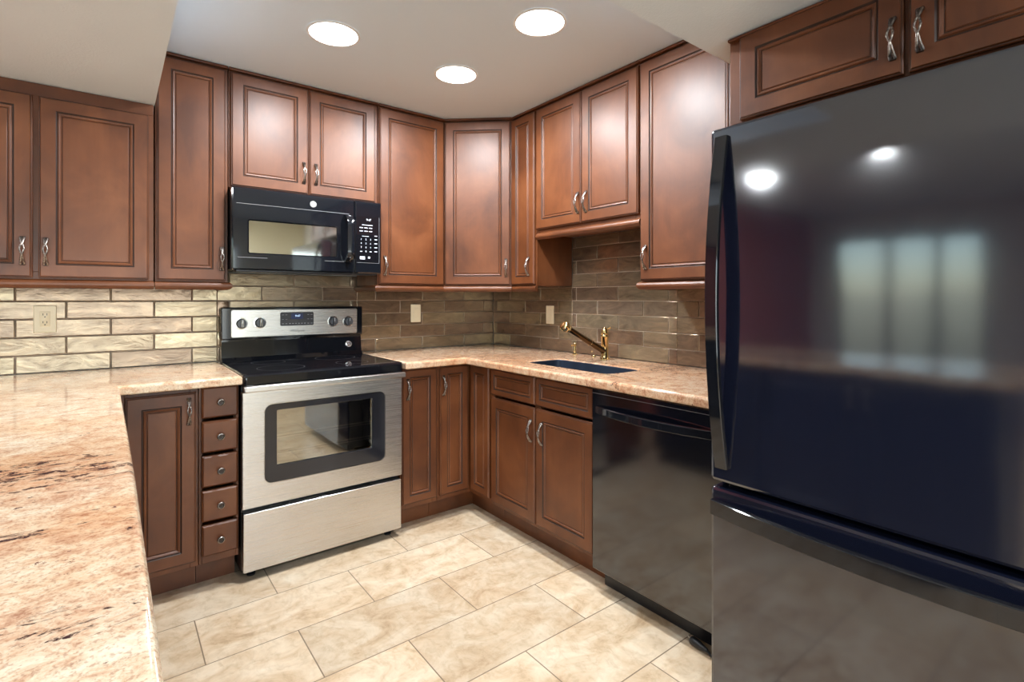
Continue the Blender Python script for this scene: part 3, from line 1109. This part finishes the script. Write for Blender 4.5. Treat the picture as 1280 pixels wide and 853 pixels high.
def bowed_bar(L, h, t, bow, end, mapf, N=28, flat=.35):
    """bar of height h, thickness t, ends on the surface (out=0), bowing out; mapf(along, up, out)"""
    bm = nb()
    prev = None
    for i in range(N + 1):
        s_ = i / N
        out = bow * (1 - abs(2 * s_ - 1) ** 2.0)
        hh = h * (1 + .0 * s_)
        e = .0022
        sec = [(-hh / 2, out), (-hh / 2, out + t - e), (-hh / 2 + e, out + t), (hh / 2 - e, out + t), (hh / 2, out + t - e), (hh / 2, out)]
        rgv = [bm.verts.new(mapf(s_ * L, u_, o_)) for u_, o_ in sec]
        if prev:
            for k in range(6):
                bm.faces.new((prev[k], prev[(k + 1) % 6], rgv[(k + 1) % 6], rgv[k]))
        else:
            bm.faces.new(rgv)
        prev = rgv
    bm.faces.new(prev)
    return bm


bm = bowed_bar(.53, .030, .016, .040, 0, lambda a, u_, o_: Vector((.037 + a, -.620 - o_ + .001, .782 + u_)))
obj('handle', bm, BLACK, dd, smooth=30)
bm = nb(); box(bm, .006, DWW - .006, -.545, -.50, .004, .098, 0, .003); obj('toe_panel', bm, BLACK_M, dwr)

# ------------------------------------------------------------ refrigerator
fr = thing('refrigerator', 'large glossy black refrigerator with the freezer drawer below', 'refrigerator', (0, -2.246, 0), q90)
FW = .91
bm = nb(); box(bm, .004, FW - .004, -.705, -.03, .02, 1.742, 0, .006); obj('body', bm, BLACK_M, fr)
bm = nb(); plate(bm, rrect(0, FW, .698, 1.757, .012), [(.004, .712), (0, .718), (0, .790), (.003, .7975), (.010, .800)], XZ); fd = obj('door', bm, FRIDGE, fr, smooth=60)
bm = nb(); plate(bm, rrect(0, FW, .060, .680, .012), [(.004, .712), (0, .718), (0, .790), (.003, .7975), (.010, .800)], XZ); fz = obj('freezer_drawer', bm, FRIDGE, fr, smooth=60)
bm = bowed_bar(.985, .038, .014, .054, 0, lambda a, u_, o_: Vector((.040 + u_, -.799 - o_, .742 + a)))
obj('handle', bm, BLACK, fd, smooth=30)
bm = bowed_bar(FW - .02, .044, .018, .045, 0, lambda a, u_, o_: Vector((.010 + a, -.799 - o_, .622 + u_)))
obj('handle', bm, BLACK, fz, smooth=30)
bm = nb(); box(bm, .01, FW - .01, -.72, -.66, .006, .056, 0, .003); obj('toe_grille', bm, BLACK_M, fr)

# ------------------------------------------------------------ faucet, soap dispenser, hole cover
fx, fy = -.107, -1.195
fc = thing('kitchen_faucet', 'polished brass kitchen faucet with a long angled pull-out spray wand', 'faucet', (fx, fy, ZT))
bm = nb()
lathe(bm, [(.027, .0005), (.027, .006), (.022, .010), (.0200, .014), (.0200, .118), (.0222, .122), (.0222, .130), (.0200, .134), (.0185, .138)], None, 28)
obj('body', bm, BRASS, fc)
bm = nb()
lathe(bm, [(.0195, .136), (.0210, .141), (.0215, .150), (.0180, .162), (.010, .170), (.006, .176), (0, .177)], None, 24)
tube(bm, [(.0, 0, .156), (.012, -.012, .168), (.022, -.022, .176)], [.005, .0045, .006], 10)
obj('lever_cap', bm, BRASS, fc)
p0, p1 = Vector((-.010, 0, .046)), Vector((-.272, 0, .176))
bm = nb()
pts = [p0.lerp(p1, k / 12) for k in range(13)]
tube(bm, pts, [.0165, .0175, .0174, .0170, .0167, .0164, .0161, .0158, .0155, .0152, .0150, .0148, .0148], 18)
wd = obj('spray_wand', bm, BRASS_D, fc)
dirv = (p1 - p0).normalized()
bm = nb()
Mh = Matrix.Translation(p1) @ dirv.to_track_quat('Z', 'Y').to_matrix().to_4x4()
lathe(bm, [(.0148, -.004), (.0195, 0), (.0195, .005), (.0160, .008), (.0180, .011), (.0255, .019), (.0265, .032), (.0240, .042), (.016, .046), (0, .046)], Mh, 26)
obj('spray_head', bm, BRASS, wd)
bm = nb()
Mk = Matrix.Translation(p0.lerp(p1, .40)) @ dirv.to_track_quat('Z', 'Y').to_matrix().to_4x4()
lathe(bm, [(.0160, -.003), (.0180, 0), (.0160, .003)], Mk, 22)
obj('collar', bm, BRASS, wd)
sd = thing('soap_dispenser', 'small brass soap dispenser pump left of the faucet', 'soap dispenser', (-.068, -.925, ZT))
bm = nb(); lathe(bm, [(.016, .0005), (.016, .004), (.010, .008), (.008, .020), (.0095, .026), (.0075, .032), (.0075, .052), (.011, .056), (.011, .062), (.006, .066), (.004, .072), (0, .073)], None, 22)
obj('pump', bm, BRASS, sd)
bm = nb(); tube(bm, [(0, 0, .059), (-.022, -.006, .060), (-.036, -.010, .056)], [.0048, .0042, .004], 10); obj('nozzle', bm, BRASS, sd)
bm = nb(); lathe(bm, [(.013, .0005), (.013, .004), (.010, .009), (.005, .012), (0, .0125)], None, 20)
tag(obj('hole_cover', bm, BRASS, None, (-.060, -1.068, ZT)), 'tiny domed brass cap on the worktop between soap dispenser and faucet', 'sink hole cover')

# ------------------------------------------------------------ power cord on the floor
pc = thing('power_cord', 'black power cord with its plug lying on the floor beside the refrigerator', 'cord', (-.588, -2.070, 0))
bm = nb()
Mp = Matrix.Translation((.0, .0, .0155)) @ Matrix.Rotation(R(-8), 4, 'Z') @ Matrix.Rotation(R(90), 4, 'X')
lathe(bm, [(0, -.030), (.0125, -.030), (.0150, -.026), (.0150, -.008), (.0115, .012), (.0075, .030), (.0055, .040), (0, .041)], Mp, 18)
for v in bm.verts:
    v.co.x *= 1.0
obj('plug', bm, RUBBER, pc)
for sx, dz_ in ((-.0063, 0), (.0063, 0)):
    bm = nb(); box(bm, sx - .0008, sx + .0008, 0, .022, -.0032, .0032, 0, .0004, 1); obj('prong', bm, CHROME, pc, (.0085, .026, .0165), R(-22))
bm = nb()
pts = []
ctl = [Vector((-.005, -.038, .0145)), Vector((-.008, -.075, .006)), Vector((.03, -.135, .0045)), Vector((.20, -.150, .0045)), Vector((.40, -.148, .0045))]
for k in range(25):
    tt = k / 24 * (len(ctl) - 1)
    i = min(int(tt), len(ctl) - 2)
    q = tt - i
    a_, b_ = ctl[i], ctl[i + 1]
    pm = ctl[max(i - 1, 0)]
    pn = ctl[min(i + 2, len(ctl) - 1)]
    pts.append(.5 * ((2 * a_) + (b_ - pm) * q + (2 * pm - 5 * a_ + 4 * b_ - pn) * q * q + (3 * a_ - pm - 3 * b_ + pn) * q ** 3))
tube(bm, pts, .004, 8)
obj('cable', bm, RUBBER, pc)

# ------------------------------------------------------------ recessed lamps
def downlight(label, x, y, z, watts, group=None):
    r = thing('recessed_light', label, 'ceiling light', (x, y, z), 0, group)
    bm = nb(); lathe(bm, [(.108, -.001), (.107, -.004), (.100, -.006), (.097, -.0045), (.097, -.001)], None, 40); obj('trim_ring', bm, WHITE_P, r)
    bm = nb(); lathe(bm, [(0, -.0052), (.09, -.0052), (.0965, -.004), (.0965, -.0015), (0, -.0015)], None, 40); obj('lens', bm, LENS, r)
    a = area('lamp_glow', (0, 0, -.012), (0, 0, 0), .16, .16, watts, (.91, .96, 1.0), 'DISK')
    a.parent = r


downlight('round glowing ceiling light nearest the left soffit above the range', -1.500, -.942, ZC, LAMP_W)
downlight('round glowing ceiling light nearest the refrigerator', -.873, -1.540, ZC, LAMP_W)
downlight('round glowing ceiling light nearest the corner cabinets', -.886, -.920, ZC, LAMP_W)
downlight('round ceiling light of the dining room farther from the maroon wall, mirrored in the refrigerator', -3.89, -1.75, ZC, ROOM_W)
downlight('round ceiling light of the dining room nearest the maroon wall, mirrored in the refrigerator', -4.08, -.76, ZC, ROOM_W)
downlight('added unseen fill light behind the kitchen, on the refrigerator side', -1.55, -4.45, ZC, BACK_FILL_W)  # this and the next are added, out of view, for frontal light
downlight('added unseen fill light behind the kitchen, on the dining side', -3.1, -4.45, ZC, BACK_FILL_W)
